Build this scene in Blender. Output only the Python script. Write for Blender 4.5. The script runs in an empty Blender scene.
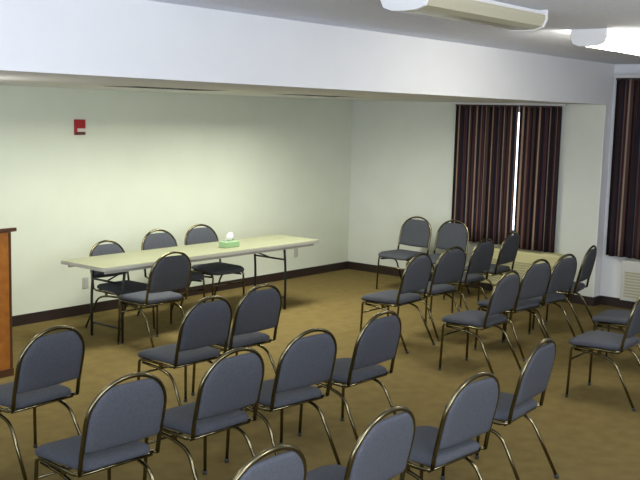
import bpy, bmesh, math, random
from mathutils import Vector, Matrix
random.seed(7)
sc = bpy.context.scene
COL = sc.collection
R = math.radians

# ------------------------------------------------------------------ camera
cam_data = bpy.data.cameras.new('camera')
cam = bpy.data.objects.new('camera', cam_data); COL.objects.link(cam)
cam_data.sensor_fit = 'HORIZONTAL'; cam_data.sensor_width = 36.0
cam_data.lens = 971.87/640*36
cam_data.clip_start = 0.05
CAMZ = 2.153
rx = Vector((0.6342000494441299, -0.7727157124584941, 0.026471210868126215))
dn = Vector((-0.083665351177078, -0.10262340215029894, -0.991195513682096))
fw = Vector((0.7686289132588491, 0.6264015206326209, -0.12973329816073037))
m = Matrix((rx, -dn, -fw)).transposed().to_4x4()
m.translation = (0, 0, CAMZ)
cam.matrix_world = m
sc.camera = cam

# ------------------------------------------------------------------ world, exposure
w = bpy.data.worlds.new('world'); sc.world = w; w.use_nodes = True
bg = w.node_tree.nodes['Background']
bg.inputs[0].default_value = (0.80, 0.90, 1.0, 1); bg.inputs[1].default_value = 4.0
sc.view_settings.view_transform = 'Standard'
sc.view_settings.look = 'None'
sc.view_settings.exposure = 0.14
sc.view_settings.gamma = 1.0
sc.view_settings.use_curve_mapping = False

# room plan (metres, camera above the origin)
YB, YS, XR, XM = 8.194, 4.568, 10.683, 10.86
ZS, ZC = 2.33, 2.79
XL, YF = -3.0, -3.0

# ------------------------------------------------------------------ lights
def area(name, loc, rot, sx, sy, power, col):
    l = bpy.data.lights.new(name, 'AREA'); l.shape = 'RECTANGLE'; l.size = sx; l.size_y = sy
    l.energy = power; l.color = col
    o = bpy.data.objects.new(name, l); COL.objects.link(o)
    o.location = loc; o.rotation_euler = rot
    return o
# daylight from the windows behind the photographer, other ceiling lamps of the room (out of frame), added fill lamps and the two recessed alcove lamps
def lamp(name, loc, power, col, rad=0.2):
    l = bpy.data.lights.new(name, 'POINT'); l.energy = power; l.color = col; l.shadow_soft_size = rad
    o = bpy.data.objects.new(name, l); COL.objects.link(o); o.location = loc
    return o
area('light_window_behind', (0.5, YF+0.15, 1.5), (R(104), 0, 0), 4.5, 1.6, 270, (0.80, 0.87, 1.0))
area('light_window_left', (XL+0.1, 1.0, 1.5), (R(112), 0, R(-90)), 3.5, 1.6, 225, (0.74, 0.84, 1.0))
lamp('light_ceiling_lamp_left', (1.2, 2.2, ZC-0.3), 25, (0.93, 0.96, 1.0), 0.35)
lamp('light_added_fill_above', (2.2, 0.6, ZC-0.3), 70, (0.93, 0.96, 1.0), 0.35)  # added fill, lifts the dark floor among the near chairs
lamp('light_added_fill_near', (4.0, 0.3, ZC-0.3), 75, (1.0, 0.98, 0.93), 0.35)  # second added fill, moved in to lighten the carpet between rows
lamp('light_ceiling_lamp_right', (8.6, 0.6, ZC-0.3), 30, (1.0, 0.98, 0.93), 0.35)
lamp('light_added_alcove_fill', (3.3, 6.2, ZS-0.2), 32, (1.0, 1.0, 0.9), 0.15)  # unseen lamp added to brighten the upper alcove wall
for i, (x, e) in enumerate(((3.2, 10), (5.9, 60), (8.0, 78))):
    area('light_alcove_recessed_%d' % i, (x, 6.6, ZS+0.12), (0, 0, 0), 1.08, 0.48, e, (1.0, 1.0, 0.88))

# ------------------------------------------------------------------ helpers
def tag(o, label=None, cat=None, group=None, kind=None):
    if label: o['label'] = label
    if cat: o['category'] = cat
    if group: o['group'] = group
    if kind: o['kind'] = kind
    return o

def empty(name, loc, rz=0, label=None, cat=None, group=None):
    o = bpy.data.objects.new(name, None); COL.objects.link(o)
    o.empty_display_size = 0.1
    o.location = loc; o.rotation_euler = (0, 0, R(rz))
    return tag(o, label, cat, group)

def obj(name, bm, mat, parent=None, smooth=False, loc=None):
    me = bpy.data.meshes.new(name)
    bmesh.ops.recalc_face_normals(bm, faces=bm.faces[:])
    bm.to_mesh(me); bm.free()
    me.materials.append(mat)
    if smooth:
        for p in me.polygons: p.use_smooth = True
    o = bpy.data.objects.new(name, me); COL.objects.link(o)
    if parent: o.parent = parent
    if loc: o.location = loc
    return o

def box(bm, x0, x1, y0, y1, z0, z1, bev=0.0):
    b = bmesh.new() if bev else bm
    vs = [b.verts.new(p) for p in ((x0,y0,z0),(x1,y0,z0),(x1,y1,z0),(x0,y1,z0),(x0,y0,z1),(x1,y0,z1),(x1,y1,z1),(x0,y1,z1))]
    for f in ((0,3,2,1),(4,5,6,7),(0,1,5,4),(1,2,6,5),(2,3,7,6),(3,0,4,7)):
        b.faces.new([vs[i] for i in f])
    if bev:
        bmesh.ops.bevel(b, geom=b.edges[:], offset=bev, segments=2, affect='EDGES', profile=0.6)
        me = bpy.data.meshes.new('tmp'); b.to_mesh(me); b.free(); bm.from_mesh(me); bpy.data.meshes.remove(me)
    return bm

def boxbm(*a, **k): return box(bmesh.new(), *a, **k)

def fillet(pts, r, n=5):
    """round the inner corners of a polyline"""
    pts = [Vector(p) for p in pts]; out = [pts[0]]
    for i in range(1, len(pts)-1):
        a, b, c = pts[i-1], pts[i], pts[i+1]
        d1 = (a-b); d2 = (c-b); rr = min(r, d1.length*0.48, d2.length*0.48)
        p = b+d1.normalized()*rr; q = b+d2.normalized()*rr
        for k in range(n+1):
            t = k/n; out.append(p*(1-t)**2+b*2*t*(1-t)+q*t*t)
    out.append(pts[-1]); return out

def tube(bm, pts, r, seg=8, cap=True, flat=1.0):
    pts = [Vector(p) for p in pts]; n = len(pts)
    T = []
    for i in range(n):
        a = pts[max(i-1, 0)]; b = pts[min(i+1, n-1)]; T.append((b-a).normalized())
    u = T[0].orthogonal().normalized(); rings = []
    for i in range(n):
        u = (u-T[i]*u.dot(T[i])).normalized(); v = T[i].cross(u)
        rings.append([bm.verts.new(pts[i]+(u*math.cos(2*math.pi*k/seg)+v*math.sin(2*math.pi*k/seg)*flat)*r) for k in range(seg)])
    for i in range(n-1):
        for k in range(seg):
            bm.faces.new((rings[i][k], rings[i][(k+1) % seg], rings[i+1][(k+1) % seg], rings[i+1][k]))
    if cap:
        bm.faces.new(rings[0][::-1]); bm.faces.new(rings[-1])
    return bm

def tubebm(pts, r, **k): return tube(bmesh.new(), pts, r, **k)

def copy_tree(o, parent=None):
    c = o.copy(); COL.objects.link(c)
    if parent: c.parent = parent
    for ch in list(o.children): copy_tree(ch, c)
    return c

# ------------------------------------------------------------------ materials
def mat(name, col, rough=0.6, metal=0.0, noise=0.0, nscale=20, bump=0.0, bscale=200, col2=None, emis=None, estr=0, spec=None, coat=0):
    M = bpy.data.materials.new(name); M.use_nodes = True
    nt = M.node_tree; b = nt.nodes['Principled BSDF']
    b.inputs['Base Color'].default_value = (*col, 1)
    b.inputs['Roughness'].default_value = rough; b.inputs['Metallic'].default_value = metal
    if spec is not None: b.inputs['Specular IOR Level'].default_value = spec
    tc = nt.nodes.new('ShaderNodeTexCoord')
    if col2 or noise:
        n = nt.nodes.new('ShaderNodeTexNoise'); n.inputs['Scale'].default_value = nscale; n.inputs['Detail'].default_value = 5
        nt.links.new(tc.outputs['Object'], n.inputs['Vector'])
        mx = nt.nodes.new('ShaderNodeMix'); mx.data_type = 'RGBA'
        c2 = col2 or tuple(c*(1-noise) for c in col)
        mx.inputs[6].default_value = (*col, 1); mx.inputs[7].default_value = (*c2, 1)
        rp = nt.nodes.new('ShaderNodeValToRGB'); rp.color_ramp.elements[0].position = .35; rp.color_ramp.elements[1].position = .65
        nt.links.new(n.outputs['Fac'], rp.inputs[0]); nt.links.new(rp.outputs[0], mx.inputs[0])
        nt.links.new(mx.outputs[2], b.inputs['Base Color'])
    if bump:
        n2 = nt.nodes.new('ShaderNodeTexNoise'); n2.inputs['Scale'].default_value = bscale; n2.inputs['Detail'].default_value = 3
        nt.links.new(tc.outputs['Object'], n2.inputs['Vector'])
        bp = nt.nodes.new('ShaderNodeBump'); bp.inputs['Strength'].default_value = bump; bp.inputs['Distance'].default_value = 0.01
        nt.links.new(n2.outputs['Fac'], bp.inputs['Height']); nt.links.new(bp.outputs['Normal'], b.inputs['Normal'])
    if emis:
        b.inputs['Emission Color'].default_value = (*emis, 1); b.inputs['Emission Strength'].default_value = estr
    return M

M_baffle = mat('added_black_baffle', (0.004, 0.004, 0.004), 1.0, spec=0.0)
M_alcove = mat('alcove_wall_paint', (0.63, 0.67, 0.555), 0.85, noise=0.03, nscale=3, bump=0.15, bscale=90)
M_alcove_side = mat('alcove_side_wall_paint', (0.63, 0.655, 0.59), 0.85, noise=0.03, nscale=3, bump=0.15, bscale=90)
M_white = mat('white_wall_paint', (0.74, 0.75, 0.77), 0.85, noise=0.02, nscale=3, bump=0.15, bscale=90)
M_ceil = mat('ceiling_texture_paint', (0.80, 0.84, 0.95), 0.95, noise=0.08, nscale=60, bump=0.6, bscale=70)
M_carpet = mat('brown_carpet', (0.195, 0.145, 0.052), 0.95, col2=(0.165, 0.121, 0.043), nscale=9, bump=0.8, bscale=260, spec=0.1)
M_base = mat('dark_brown_vinyl_base', (0.022, 0.012, 0.010), 0.5)
M_fabric = mat('blue_grey_chair_fabric', (0.080, 0.085, 0.100), 0.9, col2=(0.064, 0.069, 0.082), nscale=90, bump=0.5, bscale=420, spec=0.2)
M_tube = mat('antique_brass_tube', (0.17, 0.148, 0.085), 0.22, metal=1.0)
M_glide = mat('black_plastic_glide', (0.02, 0.02, 0.02), 0.5)
M_under = mat('dark_seat_board', (0.05, 0.045, 0.04), 0.8)
M_table = mat('cream_table_laminate', (0.255, 0.262, 0.165), 0.5, noise=0.04, nscale=40)
M_tedge = mat('grey_table_edge', (0.42, 0.42, 0.38), 0.5)
M_tleg = mat('black_table_steel', (0.025, 0.028, 0.03), 0.4, metal=0.5)
M_chrome = mat('bright_steel', (0.8, 0.8, 0.78), 0.2, metal=1.0)
M_wood = mat('orange_oak_wood', (0.40, 0.145, 0.018), 0.45, col2=(0.30, 0.10, 0.012), nscale=14)
M_woodd = mat('dark_oak_edge', (0.075, 0.028, 0.010), 0.45)
M_fix = mat('white_enamel', (0.72, 0.72, 0.72), 0.4)
M_lensoff = mat('unlit_acrylic_lens', (0.44, 0.42, 0.31), 0.25, noise=0.06, nscale=120)
M_lenson = mat('lit_acrylic_lens', (0.9, 0.9, 0.85), 0.3, emis=(1.0, 0.96, 0.82), estr=24)
M_red = mat('red_alarm_plastic', (0.33, 0.012, 0.016), 0.4)
M_strobe = mat('clear_strobe_lens', (0.62, 0.55, 0.50), 0.15)
M_dark = mat('dark_grille', (0.05, 0.03, 0.03), 0.6)
M_plate = mat('grey_outlet_plastic', (0.42, 0.42, 0.38), 0.5)
M_acbody = mat('beige_air_conditioner', (0.56, 0.52, 0.28), 0.5)
M_acwhite = mat('grey_white_air_conditioner', (0.50, 0.50, 0.46), 0.5)
M_acgrille = mat('olive_grille', (0.38, 0.36, 0.21), 0.6)
M_green = mat('pale_green_card', (0.24, 0.38, 0.20), 0.6)
M_tissue = mat('white_tissue', (0.55, 0.56, 0.53), 0.9)
M_rail = mat('white_rail_metal', (0.6, 0.6, 0.6), 0.4)
M_frame = mat('window_frame_aluminium', (0.5, 0.5, 0.5), 0.4)

def glass():
    M = bpy.data.materials.new('window_glass'); M.use_nodes = True
    nt = M.node_tree; nt.nodes.clear()
    o = nt.nodes.new('ShaderNodeOutputMaterial'); t = nt.nodes.new('ShaderNodeBsdfTransparent'); g = nt.nodes.new('ShaderNodeBsdfGlossy')
    g.inputs['Roughness'].default_value = 0.02; mx = nt.nodes.new('ShaderNodeMixShader'); mx.inputs[0].default_value = 0.06
    nt.links.new(t.outputs[0], mx.inputs[1]); nt.links.new(g.outputs[0], mx.inputs[2]); nt.links.new(mx.outputs[0], o.inputs[0])
    return M
M_glass = glass()

def curtain_mat():
    M = bpy.data.materials.new('striped_curtain_fabric'); M.use_nodes = True
    nt = M.node_tree; b = nt.nodes['Principled BSDF']; b.inputs['Roughness'].default_value = 0.85
    b.inputs['Specular IOR Level'].default_value = 0.15
    uv = nt.nodes.new('ShaderNodeUVMap'); uv.uv_map = 'cloth'
    sp = nt.nodes.new('ShaderNodeSeparateXYZ'); nt.links.new(uv.outputs[0], sp.inputs[0])
    mu = nt.nodes.new('ShaderNodeMath'); mu.operation = 'MULTIPLY'; mu.inputs[1].default_value = 1/0.34
    fr = nt.nodes.new('ShaderNodeMath'); fr.operation = 'FRACT'
    nt.links.new(sp.outputs[0], mu.inputs[0]); nt.links.new(mu.outputs[0], fr.inputs[0])
    rp = nt.nodes.new('ShaderNodeValToRGB'); cr = rp.color_ramp; cr.interpolation = 'CONSTANT'
    bands = [(0.0, (0.012, 0.010, 0.014)), (0.13, (0.050, 0.022, 0.024)), (0.25, (0.30, 0.20, 0.14)), (0.32, (0.030, 0.016, 0.018)),
             (0.44, (0.012, 0.014, 0.024)), (0.55, (0.15, 0.085, 0.065)), (0.61, (0.055, 0.024, 0.030)), (0.74, (0.016, 0.012, 0.014)),
             (0.83, (0.27, 0.21, 0.17)), (0.89, (0.07, 0.04, 0.035))]
    while len(cr.elements) < len(bands): cr.elements.new(0.5)
    for e, (p, c) in zip(cr.elements, bands): e.position = p; e.color = (*c, 1)
    nt.links.new(fr.outputs[0], rp.inputs[0]); nt.links.new(rp.outputs[0], b.inputs['Base Color'])
    return M
M_curtain = curtain_mat()

# ------------------------------------------------------------------ the room
def struct(name, bm, M, parent=None, smooth=False):
    o = obj(name, bm, M, parent, smooth)
    if not parent: o['kind'] = 'structure'
    return o

XE = XR+0.30
struct('floor', boxbm(XL-0.2, XE+0.1, YF-0.2, YB+0.2, -0.15, 0.0), M_carpet)
struct('ceiling', boxbm(XL-0.2, XE+0.1, YF-0.2, YB+0.2, ZC, ZC+0.15), M_ceil)
struct('wall_fascia', boxbm(XL, XR, YS, YS+0.12, ZS, ZC), M_white)            # drop face over the alcove
bm = bmesh.new()                                                     # lowered ceiling with three recesses for lamps
box(bm, XL, XR, YS+0.12, 6.33, ZS, ZS+0.2); box(bm, XL, XR, 6.87, YB, ZS, ZS+0.2)
xs = [XL]
for x in (3.2, 5.9, 8.0): xs += [x-0.57, x+0.57]
xs.append(XR)
for k in range(0, len(xs), 2): box(bm, xs[k], xs[k+1], 6.33, 6.87, ZS, ZS+0.2)
struct('ceiling_alcove', bm, M_white)
bm = bmesh.new()                                                     # black baffles added so the lit recess sides stay dark
for x in (3.2, 5.9, 8.0):
    box(bm, x-0.569, x-0.555, 6.331, 6.869, ZS+0.001, ZS+0.2); box(bm, x+0.555, x+0.569, 6.331, 6.869, ZS+0.001, ZS+0.2)
    box(bm, x-0.555, x+0.555, 6.331, 6.345, ZS+0.001, ZS+0.2); box(bm, x-0.555, x+0.555, 6.855, 6.869, ZS+0.001, ZS+0.2)
struct('trim_added_baffle', bm, M_baffle)
struct('wall_back', boxbm(XL-0.2, XE+0.1, YB, YB+0.2, 0, ZC), M_alcove)
struct('wall_left', boxbm(XL-0.2, XL, YF, YB, 0, ZC), M_white)
struct('wall_front', boxbm(XL-0.2, XE+0.1, YF-0.2, YF, 0, ZC), M_white)

def wall_with_hole(x0, x1, y0, y1, z1, hy0, hy1, hz0, hz1):
    bm = bmesh.new()
    box(bm, x0, x1, y0, hy0, 0, z1); box(bm, x0, x1, hy1, y1, 0, z1)
    box(bm, x0, x1, hy0, hy1, 0, hz0); box(bm, x0, x1, hy0, hy1, hz1, z1)
    return bm
W1 = (5.24, 6.42, 0.72, 2.27)
W2 = (2.3, 4.25, 0.72, 2.45)
struct('wall_column', boxbm(XR, XE, YS, YS+0.012, 0, ZC), M_white)
struct('wall_right', wall_with_hole(XR, XE, YS+0.012, YB, ZC, *W1), M_alcove_side)
struct('wall_right_main', wall_with_hole(XM, XE, YF, YS, ZC, *W2), M_white)

def window(name, x, wy0, wy1, z0, z1):
    bm = bmesh.new(); t = 0.05
    box(bm, x, x+0.06, wy0, wy0+t, z0, z1); box(bm, x, x+0.06, wy1-t, wy1, z0, z1)
    box(bm, x, x+0.06, wy0+t, wy1-t, z0, z0+t); box(bm, x, x+0.06, wy0+t, wy1-t, z1-t, z1)
    o = struct(name, bm, M_frame)
    obj('pane', boxbm(x+0.025, x+0.031, wy0+t, wy1-t, z0+t, z1-t), M_glass, o)
window('window_1', XR+0.14, *W1)
window('window_2', XM+0.06, *W2)

BH = 0.105
struct('baseboard_back', boxbm(XL, XR, YB-0.012, YB, 0, BH), M_base)
struct('baseboard_right', boxbm(XR-0.012, XR, YS-0.012, YB-0.012, 0, BH), M_base)
struct('baseboard_column', boxbm(XR, XM, YS-0.012, YS, 0, BH), M_base)
struct('baseboard_right_main', boxbm(XM-0.012, XM, YF, YS-0.012, 0, BH), M_base)

# ------------------------------------------------------------------ ceiling lights
def fixture(x0, x1, y0, y1, lens, label):
    cx, cy = (x0+x1)/2, (y0+y1)/2; hl, hw = (x1-x0)/2, (y1-y0)/2
    t = empty('ceiling_light', (cx, cy, ZC), 0, label, 'ceiling light')
    obj('housing', boxbm(-hl, hl, -hw*0.62, hw*0.62, -0.035, 0), M_fix, t)
    bm = bmesh.new()                                               # wraparound diffuser: a shallow trough
    prof = [(-hw, -0.030), (-hw, -0.055), (-hw*0.86, -0.095), (-hw*0.5, -0.112), (0, -0.115), (hw*0.5, -0.112), (hw*0.86, -0.095), (hw, -0.055), (hw, -0.030)]
    a = [bm.verts.new((-hl+0.015, y, z)) for y, z in prof]; b = [bm.verts.new((hl-0.015, y, z)) for y, z in prof]
    for i in range(len(prof)-1): bm.faces.new((a[i], b[i], b[i+1], a[i+1]))
    bm.faces.new((a[0], a[-1], b[-1], b[0])); bm.faces.new(a); bm.faces.new(b[::-1])
    obj('diffuser', bm, lens, t)
    for s in (-1, 1):
        bm = bmesh.new()
        pr = [(y*1.03, z*1.04) for y, z in prof]; pr[0] = (-hw*1.03, 0); pr[-1] = (hw*1.03, 0)
        xa, xb = s*(hl-0.015), s*(hl+0.006)
        a = [bm.verts.new((xa, y, z)) for y, z in pr]; b = [bm.verts.new((xb, y, z)) for y, z in pr]
        n = len(pr)
        for i in range(n): bm.faces.new((a[i], b[i], b[(i+1) % n], a[(i+1) % n]))
        bm.faces.new(a); bm.faces.new(b[::-1])
        obj('end_cap', bm, M_fix, t)
    return t
fixture(4.10, 5.38, 2.70, 2.98, M_lensoff, 'unlit fluorescent ceiling light with a dull yellowish diffuser')
fixture(6.62, 7.90, 2.86, 3.12, M_lenson, 'lit fluorescent ceiling light glowing white by the right curtain')

# ------------------------------------------------------------------ curtains
def curtain(name, x, ya, yb, z0, z1, amp, nf, label, lean=0.0, ph=0.0):
    """pleated cloth hanging from ya to yb; the foot leans by 'lean'"""
    t = empty(name, (x, (ya+yb)/2, 0), 0, label, 'curtain')
    bm = bmesh.new(); uvl = bm.loops.layers.uv.new('cloth'); N = nf*12; rows = 9
    cy = (ya+yb)/2
    grid = []; arc = [0.0]
    for i in range(N+1):
        u = i/N
        px = amp*math.sin(2*math.pi*nf*u+ph)+0.35*amp*math.sin(2*math.pi*nf*0.43*u+1.3+ph)
        py = ya+(yb-ya)*u+0.25*amp*math.sin(4*math.pi*nf*u)
        if i: arc.append(arc[-1]+math.hypot(px-grid[-1][0], py-grid[-1][1]))
        grid.append((px, py))
    V = []
    for j in range(rows+1):
        v = j/rows; z = z0+(z1-z0)*v; k = 1.0-0.45*v
        V.append([bm.verts.new((px*k, py-cy+lean*(1-v)*(1-abs(2*i/N-1)*0) , z)) for i, (px, py) in enumerate(grid)])
    for j in range(rows):
        for i in range(N):
            f = bm.faces.new((V[j][i], V[j][i+1], V[j+1][i+1], V[j+1][i]))
            for l, (ii, jj) in zip(f.loops, ((i, j), (i+1, j), (i+1, j+1), (i, j+1))):
                l[uvl].uv = (arc[ii], jj/rows*(z1-z0))
    o = obj('cloth', bm, M_curtain, t, smooth=True)
    s = o.modifiers.new('thickness', 'SOLIDIFY'); s.thickness = 0.004
    hb = bmesh.new(); tube(hb, [(0, ya-cy, z1), (0, yb-cy, z1)], 0.012)
    obj('heading_tape', hb, M_dark, t)
    return t
curtain('curtain', XR-0.075, 6.50, 5.630, 0.60, 2.295, 0.020, 9, 'left striped dark curtain panel beside the bare alcove wall')
curtain('curtain', XR-0.075, 5.612, 5.07, 0.58, 2.295, 0.020, 7, 'right striped dark curtain panel beside the bright gap', ph=0.6)
curtain('curtain', XM-0.085, 4.50, 2.15, 0.60, 2.62, 0.03, 22, 'striped dark curtain at the right edge beyond the corner', ph=0.3)
tag(obj('curtain_rail', boxbm(XR-0.10, XR-0.05, 5.02, 6.60, ZS-0.024, ZS-0.001), M_rail), 'thin curtain rail under the alcove ceiling', 'curtain rail')
tag(obj('curtain_rail', boxbm(XM-0.11, XM-0.0, 2.0, 4.53, 2.635, 2.675), M_rail), 'pale curtain rail atop the curtain at the right edge', 'curtain rail')

# ------------------------------------------------------------------ wall air conditioners
def air_conditioner(x, yc, wdt, z0, z1, depth, label, M_acbody=M_acbody):
    t = empty('wall_air_conditioner', (x, yc, 0), 0, label, 'air conditioner', 'air conditioners under the windows')
    h = wdt/2
    obj('casing', boxbm(-depth, 0, -h, h, z0, z1, bev=0.018), M_acbody, t)
    bm = bmesh.new(); n = 9
    for i in range(n):
        z = z0+0.05+i*(z1-z0-0.16)/n
        box(bm, -depth-0.012, -depth+0.004, -h+0.05, h-0.05, z, z+0.016)
    obj('front_louvre', bm, M_acgrille, t)
    bm = bmesh.new()
    for i in range(14):
        y = -h+0.28+i*(wdt-0.36)/14
        box(bm, -depth+0.03, -0.04, y, y+0.012, z1-0.004, z1+0.006)
    obj('top_grille', bm, M_acgrille, t)
    obj('control_lid', boxbm(-depth+0.03, -0.04, -h+0.05, -h+0.24, z1-0.003, z1+0.010), M_acbody, t)
    return t
air_conditioner(XR-0.001, 5.45, 1.06, 0.12, 0.565, 0.20, 'beige wall air conditioner under the alcove window behind the chairs')
air_conditioner(XM-0.001, 3.72, 1.06, 0.12, 0.585, 0.20, 'louvred wall air conditioner at the right edge of the photo', M_acwhite)

# ------------------------------------------------------------------ banquet chairs
def arch(zs, zt, W, n=24, p=0.9):
    out = []
    for k in range(n+1):
        a = math.pi*k/n
        out.append((-W*math.cos(a), zs+(zt-zs)*math.sin(a)**p))
    return out
REC = 0.100
def lean(z): return -REC*(z-0.46)/0.44 if z > 0.46 else 0.0
def make_chair():
    t = empty('banquet_chair', (0, 0, 0))
    W = 0.230
    # round back tube
    pts = [(-W, 0, 0.43), (-W, lean(0.52), 0.52), (-W, lean(0.60), 0.60)]
    pts += [(x, lean(z), z) for x, z in arch(0.68, 0.889, W)]
    pts += [(W, lean(0.60), 0.60), (W, lean(0.52), 0.52), (W, 0, 0.43)]
    obj('back_frame', tubebm(pts, 0.0115), M_tube, t, True)
    # back pad: outline inside the tube, flat-topped hand slot under the crown
    Wp = W-0.008
    ol = [(-Wp+0.012, 0.532), (-Wp, 0.546), (-Wp, 0.60)]
    for x, z in arch(0.675, 0.885, Wp, 28): ol.append((x, min(z, 0.852+0.006*math.cos(x/0.12))))
    ol += [(Wp, 0.60), (Wp, 0.546), (Wp-0.012, 0.532)]
    for k in range(1, 8): ol.append(((Wp-0.012)*(1-k/4), 0.532-0.006*math.sin(math.pi*k/8)))
    cx, cz = 0, 0.69
    bm = bmesh.new()
    def ring(s, d):
        return [bm.verts.new((cx+(x-cx)*s, lean(cz+(z-cz)*s)+d, cz+(z-cz)*s)) for x, z in ol]
    levels = [(0.0, 0.026), (0.35, 0.026), (0.62, 0.025), (0.80, 0.023), (0.91, 0.019), (0.97, 0.012), (1.0, 0.0), (0.97, -0.014), (0.91, -0.019), (0.80, -0.021), (0.62, -0.022), (0.35, -0.022), (0.0, -0.022)]
    rs = [ring(s, d) for s, d in levels[1:-1]]
    n = len(ol)
    for a, b in zip(rs[:-1], rs[1:]):
        for k in range(n): bm.faces.new((a[k], a[(k+1) % n], b[(k+1) % n], b[k]))
    f0 = bm.verts.new((cx, lean(cz)+0.026, cz)); f1 = bm.verts.new((cx, lean(cz)-0.022, cz))
    for k in range(n):
        bm.faces.new((f0, rs[0][(k+1) % n], rs[0][k])); bm.faces.new((f1, rs[-1][k], rs[-1][(k+1) % n]))
    obj('backrest', bm, M_fabric, t, True)
    # seat cushion
    so = []
    def corner(cx_, cy_, r, a0):
        for k in range(6):
            a = R(a0+90*k/5); so.append((cx_+r*math.cos(a), cy_+r*math.sin(a)))
    corner(0.155, 0.36, 0.075, 0); corner(-0.155, 0.36, 0.075, 90); corner(-0.165, 0.045, 0.04, 180); corner(0.165, 0.045, 0.04, 270)
    bm = bmesh.new(); n = len(so); cy0 = 0.22
    prof = [(0.92, 0.425), (1.0, 0.432), (1.02, 0.445), (1.0, 0.462), (0.93, 0.474), (0.75, 0.482), (0.4, 0.486)]
    rs = [[bm.verts.new((x*s, cy0+(y-cy0)*s, z-0.018*max(0, (y-0.34)/0.1) if s > 0.7 else z)) for x, y in so] for s, z in prof]
    for a, b in zip(rs[:-1], rs[1:]):
        for k in range(n): bm.faces.new((a[k], a[(k+1) % n], b[(k+1) % n], b[k]))
    top = bm.verts.new((0, cy0, 0.487))
    for k in range(n): bm.faces.new((rs[-1][k], rs[-1][(k+1) % n], top))
    bm.faces.new(rs[0][::-1])
    obj('seat', bm, M_fabric, t, True)
    # seat frame: side rails, cross bars and the under-seat board
    bm = bmesh.new()
    for s in (-1, 1): tube(bm, [(s*0.230, 0.0, 0.432), (s*0.230, 0.05, 0.418), (s*0.214, 0.36, 0.413)], 0.010)
    tube(bm, [(-0.212, 0.345, 0.410), (0.212, 0.345, 0.410)], 0.009)
    tube(bm, [(-0.218, 0.03, 0.413), (0.218, 0.03, 0.413)], 0.009)
    box(bm, -0.17, 0.17, 0.05, 0.37, 0.412, 0.425)
    obj('seat_frame', bm, M_tube, t, True)
    # legs
    for s in (-1, 1):
        p = fillet([(s*0.212, 0.34, 0.413), (s*0.216, 0.395, 0.405), (s*0.228, 0.405, 0.012)], 0.05)
        l = obj('leg', tubebm(p, 0.0105), M_tube, t, True)
        obj('foot_glide', tubebm([(s*0.228, 0.405, 0.0), (s*0.228, 0.405, 0.022)], 0.0135), M_glide, l, True)
        p = fillet([(s*0.200, 0.375, 0.385), (s*0.203, 0.18, 0.374), (s*0.212, 0.05, 0.345), (s*0.230, -0.125, 0.012)], 0.08)
        l = obj('leg', tubebm(p, 0.0105), M_tube, t, True)
        obj('foot_glide', tubebm([(s*0.230, -0.131, 0.0), (s*0.2295, -0.120, 0.022)], 0.0135), M_glide, l, True)
        obj('bracket', boxbm(s*0.206-0.007, s*0.206+0.007, 0.16, 0.19, 0.372, 0.418), M_tube, t)
    obj('stretcher', tubebm([(-0.218, 0.40, 0.30), (0.218, 0.40, 0.30)], 0.008), M_tube, t, True)
    return t

G_near = 'banquet chairs in the nearest row'
G_2nd = 'banquet chairs in the second row'
G_3rd = 'banquet chairs in the third row'
G_rf = 'banquet chairs in the front right row'
G_rb = 'banquet chairs in the back right row'
G_wall = 'banquet chairs against the right alcove wall'
G_tab = 'banquet chairs at the long table'
G_edge = 'banquet chairs at the right edge'
CH = [
 # x, y, yaw, label, group
 (2.64, 2.45, -1, 'grey banquet chair cut off by the bottom edge, leftmost of the nearest row', G_near),
 (3.36, 2.41, 0, 'grey banquet chair at bottom centre, second from left in the nearest row', G_near),
 (4.15, 2.43, -4, 'grey banquet chair third from left in the nearest row, left of the row-end chair', G_near),
 (5.07, 2.54, 4, 'grey banquet chair with a slim angled back at the right end of the nearest row', G_near),
 (2.94, 3.62, -3, 'large grey banquet chair at lower left, leftmost in the second row', G_2nd),
 (3.66, 3.62, -2, 'grey banquet chair second from left in the second row', G_2nd),
 (4.32, 3.64, -6, 'grey banquet chair third from left in the second row', G_2nd),
 (5.04, 3.65, -1, 'grey banquet chair at the right end of the second row', G_2nd),
 (3.28, 4.71, 3, 'grey banquet chair beside the wooden lectern at the left edge', G_3rd),
 (4.58, 4.77, -1, 'grey banquet chair in the third row, left of the pair before the table', G_3rd),
 (5.18, 4.84, -2, 'grey banquet chair in the third row, right of the pair before the table', G_3rd),
 (7.18, 3.90, 1, 'grey banquet chair leftmost in the front right row, seat and legs in clear view', G_rf),
 (7.99, 4.03, -5, 'dark grey banquet chair second from left in the front right row', G_rf),
 (8.51, 4.01, -4, 'dark grey banquet chair third from left in the front right row', G_rf),
 (9.28, 4.11, 9, 'dark banquet chair seen edge-on against the white column', G_rf),
 (7.45, 4.96, 1, 'dark banquet chair leftmost in the back right row', G_rb),
 (8.10, 5.00, -6, 'dark banquet chair second from left in the back right row', G_rb),
 (8.91, 5.12, 1, 'dark banquet chair third from left in the back right row, before the curtain', G_rb),
 (9.71, 5.23, 4, 'dark banquet chair before the bright curtain gap, right end of its row', G_rb),
 (10.07, 6.71, 87, 'dark banquet chair turned side-on by the right wall, left of the facing pair', G_wall),
 (10.12, 6.20, 87, 'dark banquet chair turned side-on at the curtain edge, right of the facing pair', G_wall),
 (6.02, 7.54, 180, 'dark banquet chair behind the left end of the long table', G_tab),
 (6.76, 7.62, 178, 'dark banquet chair behind the middle of the long table', G_tab),
 (7.42, 7.68, 176, 'dark banquet chair behind the table beside the green tissue box', G_tab),
 (5.81, 6.50, -2, 'dark banquet chair on the near side of the long table, back to the camera', G_tab),
 (7.21, 2.75, 2, 'grey banquet chair at the right edge with its seat and bare legs showing', G_edge),
 (8.20, 3.00, 6, 'grey banquet chair cut off by the right edge, behind the row-end chair', G_edge),
]
proto = make_chair()
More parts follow.
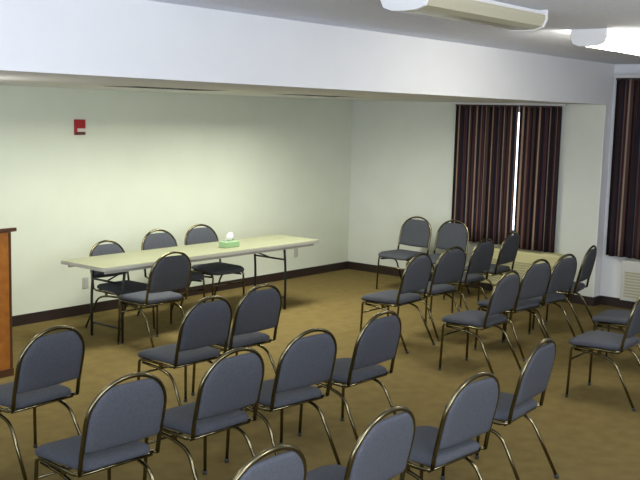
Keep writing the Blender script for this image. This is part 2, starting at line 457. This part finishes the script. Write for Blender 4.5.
for i, (x, y, a, lab, g) in enumerate(CH):
    o = proto if i == 0 else copy_tree(proto)
    o.location = (x, y, 0); o.rotation_euler = (0, 0, R(a))
    if 'left end of the long table' in lab: o.scale = (0.95, 0.95, 0.95)
    tag(o, lab, 'chair', g)

# ------------------------------------------------------------------ long folding table
TX0, TX1, TY0, TY1, TZ = 5.36, 8.38, 6.83, 7.46, 0.74
tcx, tcy = (TX0+TX1)/2, (TY0+TY1)/2; tl, tw = (TX1-TX0)/2, (TY1-TY0)/2
tb = empty('folding_table', (tcx, tcy, 0), 0, 'long cream folding table by the alcove wall', 'table')
def rrect(hx, hy, r):
    out = []
    for sx, sy, a0 in ((1, 1, 0), (-1, 1, 90), (-1, -1, 180), (1, -1, 270)):
        for k in range(5):
            a = R(a0+90*k/4); out.append((sx*(hx-r)+r*math.cos(a), sy*(hy-r)+r*math.sin(a)))
    return out
def slab(hx, hy, r, z0, z1):
    bm = bmesh.new(); o_ = rrect(hx, hy, r); n = len(o_)
    a = [bm.verts.new((x, y, z0)) for x, y in o_]; b = [bm.verts.new((x, y, z1)) for x, y in o_]
    for k in range(n): bm.faces.new((a[k], a[(k+1) % n], b[(k+1) % n], b[k]))
    bm.faces.new(b); bm.faces.new(a[::-1]); return bm
obj('tabletop', slab(tl, tw, 0.03, TZ-0.022, TZ), M_table, tb)
obj('edge_band', slab(tl+0.003, tw+0.003, 0.032, TZ-0.032, TZ-0.004), M_tedge, tb)
bm = bmesh.new()
box(bm, -tl+0.06, tl-0.06, -tw+0.04, -tw+0.065, TZ-0.065, TZ-0.032); box(bm, -tl+0.06, tl-0.06, tw-0.065, tw-0.04, TZ-0.065, TZ-0.032)
obj('apron', bm, M_tedge, tb)
for sx, xx in ((-1, -tl+0.29), (1, tl-0.47)):
    for sy in (-1, 1):
        y = sy*(tw-0.09)
        p = fillet([(xx-sx*0.03, y, TZ-0.035), (xx, y, 0.42), (xx, y, 0.0)], 0.1)
        obj('leg', tubebm(p, 0.013), M_tleg, tb, True)
    obj('crossbar', tubebm([(xx, -tw+0.09, 0.55), (xx, tw-0.09, 0.55)], 0.010), M_tleg, tb, True)
    obj('crossbar', tubebm([(xx, -tw+0.09, 0.13), (xx, tw-0.09, 0.13)], 0.010), M_tleg, tb, True)
    obj('brace', tubebm([(xx, 0, 0.55), (xx-sx*0.42, 0, TZ-0.04)], 0.008), M_tleg, tb, True)

# tissue box on the table
tx, ty = 7.19, 7.08
t = empty('tissue_box', (tx, ty, TZ+0.001), 0, 'small pale green tissue box with a white tissue on the long table', 'tissue box')
obj('box', boxbm(-0.10, 0.10, -0.055, 0.055, 0, 0.06, bev=0.006), M_green, t)
bm = bmesh.new(); n = 14
lo = [bm.verts.new((0.045*math.cos(2*math.pi*k/n), 0.014*math.sin(2*math.pi*k/n), 0.055)) for k in range(n)]
mi = [bm.verts.new(((0.050+0.012*math.sin(5*k))*math.cos(2*math.pi*k/n), (0.030+0.012*math.cos(3*k))*math.sin(2*math.pi*k/n), 0.095+0.01*math.sin(2.3*k))) for k in range(n)]
hi = [bm.verts.new((0.02+(0.025+0.010*math.cos(4*k))*math.cos(2*math.pi*k/n), (0.015+0.008*math.sin(3*k))*math.sin(2*math.pi*k/n), 0.135+0.02*math.sin(1.7*k))) for k in range(n)]
for a, b in ((lo, mi), (mi, hi)):
    for k in range(n): bm.faces.new((a[k], a[(k+1) % n], b[(k+1) % n], b[k]))
bm.faces.new(hi); bm.faces.new(lo[::-1])
obj('tissue', bm, M_tissue, t, True)

# ------------------------------------------------------------------ wooden lectern at the left edge
LX, LY = 4.335, 6.68
t = empty('lectern', (LX-0.30, LY+0.22, 0), 0, 'orange-brown wooden lectern cut off by the left edge', 'lectern')
def panel(*a):
    bm = boxbm(*a)
    for v in bm.verts:
        if v.co.z > 0.9: v.co.z = 1.163-0.09*(v.co.y+0.25)/0.52
    return bm
obj('side_panel', panel(0.27, 0.30, -0.22, 0.22, 0.06, 1.10), M_wood, t)
obj('side_panel', panel(-0.30, -0.27, -0.22, 0.22, 0.06, 1.10), M_wood, t)
obj('front_panel', panel(-0.27, 0.27, -0.22, -0.195, 0.06, 1.10), M_wood, t)
obj('shelf', boxbm(-0.27, 0.27, -0.195, 0.20, 0.72, 0.745), M_wood, t)
obj('plinth', boxbm(-0.31, 0.31, -0.23, 0.23, 0, 0.06), M_woodd, t)
obj('corner_post', panel(0.285, 0.305, -0.225, -0.20, 0.06, 1.10), M_woodd, t)
bm = bmesh.new(); box(bm, -0.34, 0.34, -0.25, 0.27, 1.165, 1.195)
for v in bm.verts: v.co.z += -0.09*(v.co.y+0.25)/0.52
obj('top', bm, M_woodd, t)

# ------------------------------------------------------------------ wall fittings
t = empty('fire_alarm', (6.13, YB, 1.87), 0, 'small red fire alarm with white strobe on the alcove wall', 'fire alarm')
obj('back_box', boxbm(-0.062, 0.062, -0.03, -0.0005, -0.004, 0.152, bev=0.005), M_red, t)
obj('strobe_lens', boxbm(-0.045, 0.055, -0.048, -0.028, 0.026, 0.062, bev=0.006), M_strobe, t)
obj('horn_grille', boxbm(-0.055, 0.055, -0.034, -0.028, 0.0, 0.022), M_dark, t)
def outlet(x, z, label):
    t = empty('wall_outlet', (x, YB, z), 0, label, 'wall outlet', 'outlets under the table')
    obj('cover_plate', boxbm(-0.036, 0.036, -0.008, -0.0005, -0.058, 0.058, bev=0.003), M_plate, t)
    for s in (-1, 1): obj('socket', boxbm(-0.016, 0.016, -0.0105, -0.006, s*0.024-0.014, s*0.024+0.014, bev=0.003), M_tedge, t)
outlet(6.20, 0.33, 'grey wall outlet below the left end of the table')
outlet(9.56, 0.33, 'grey wall outlet below the right end of the table')
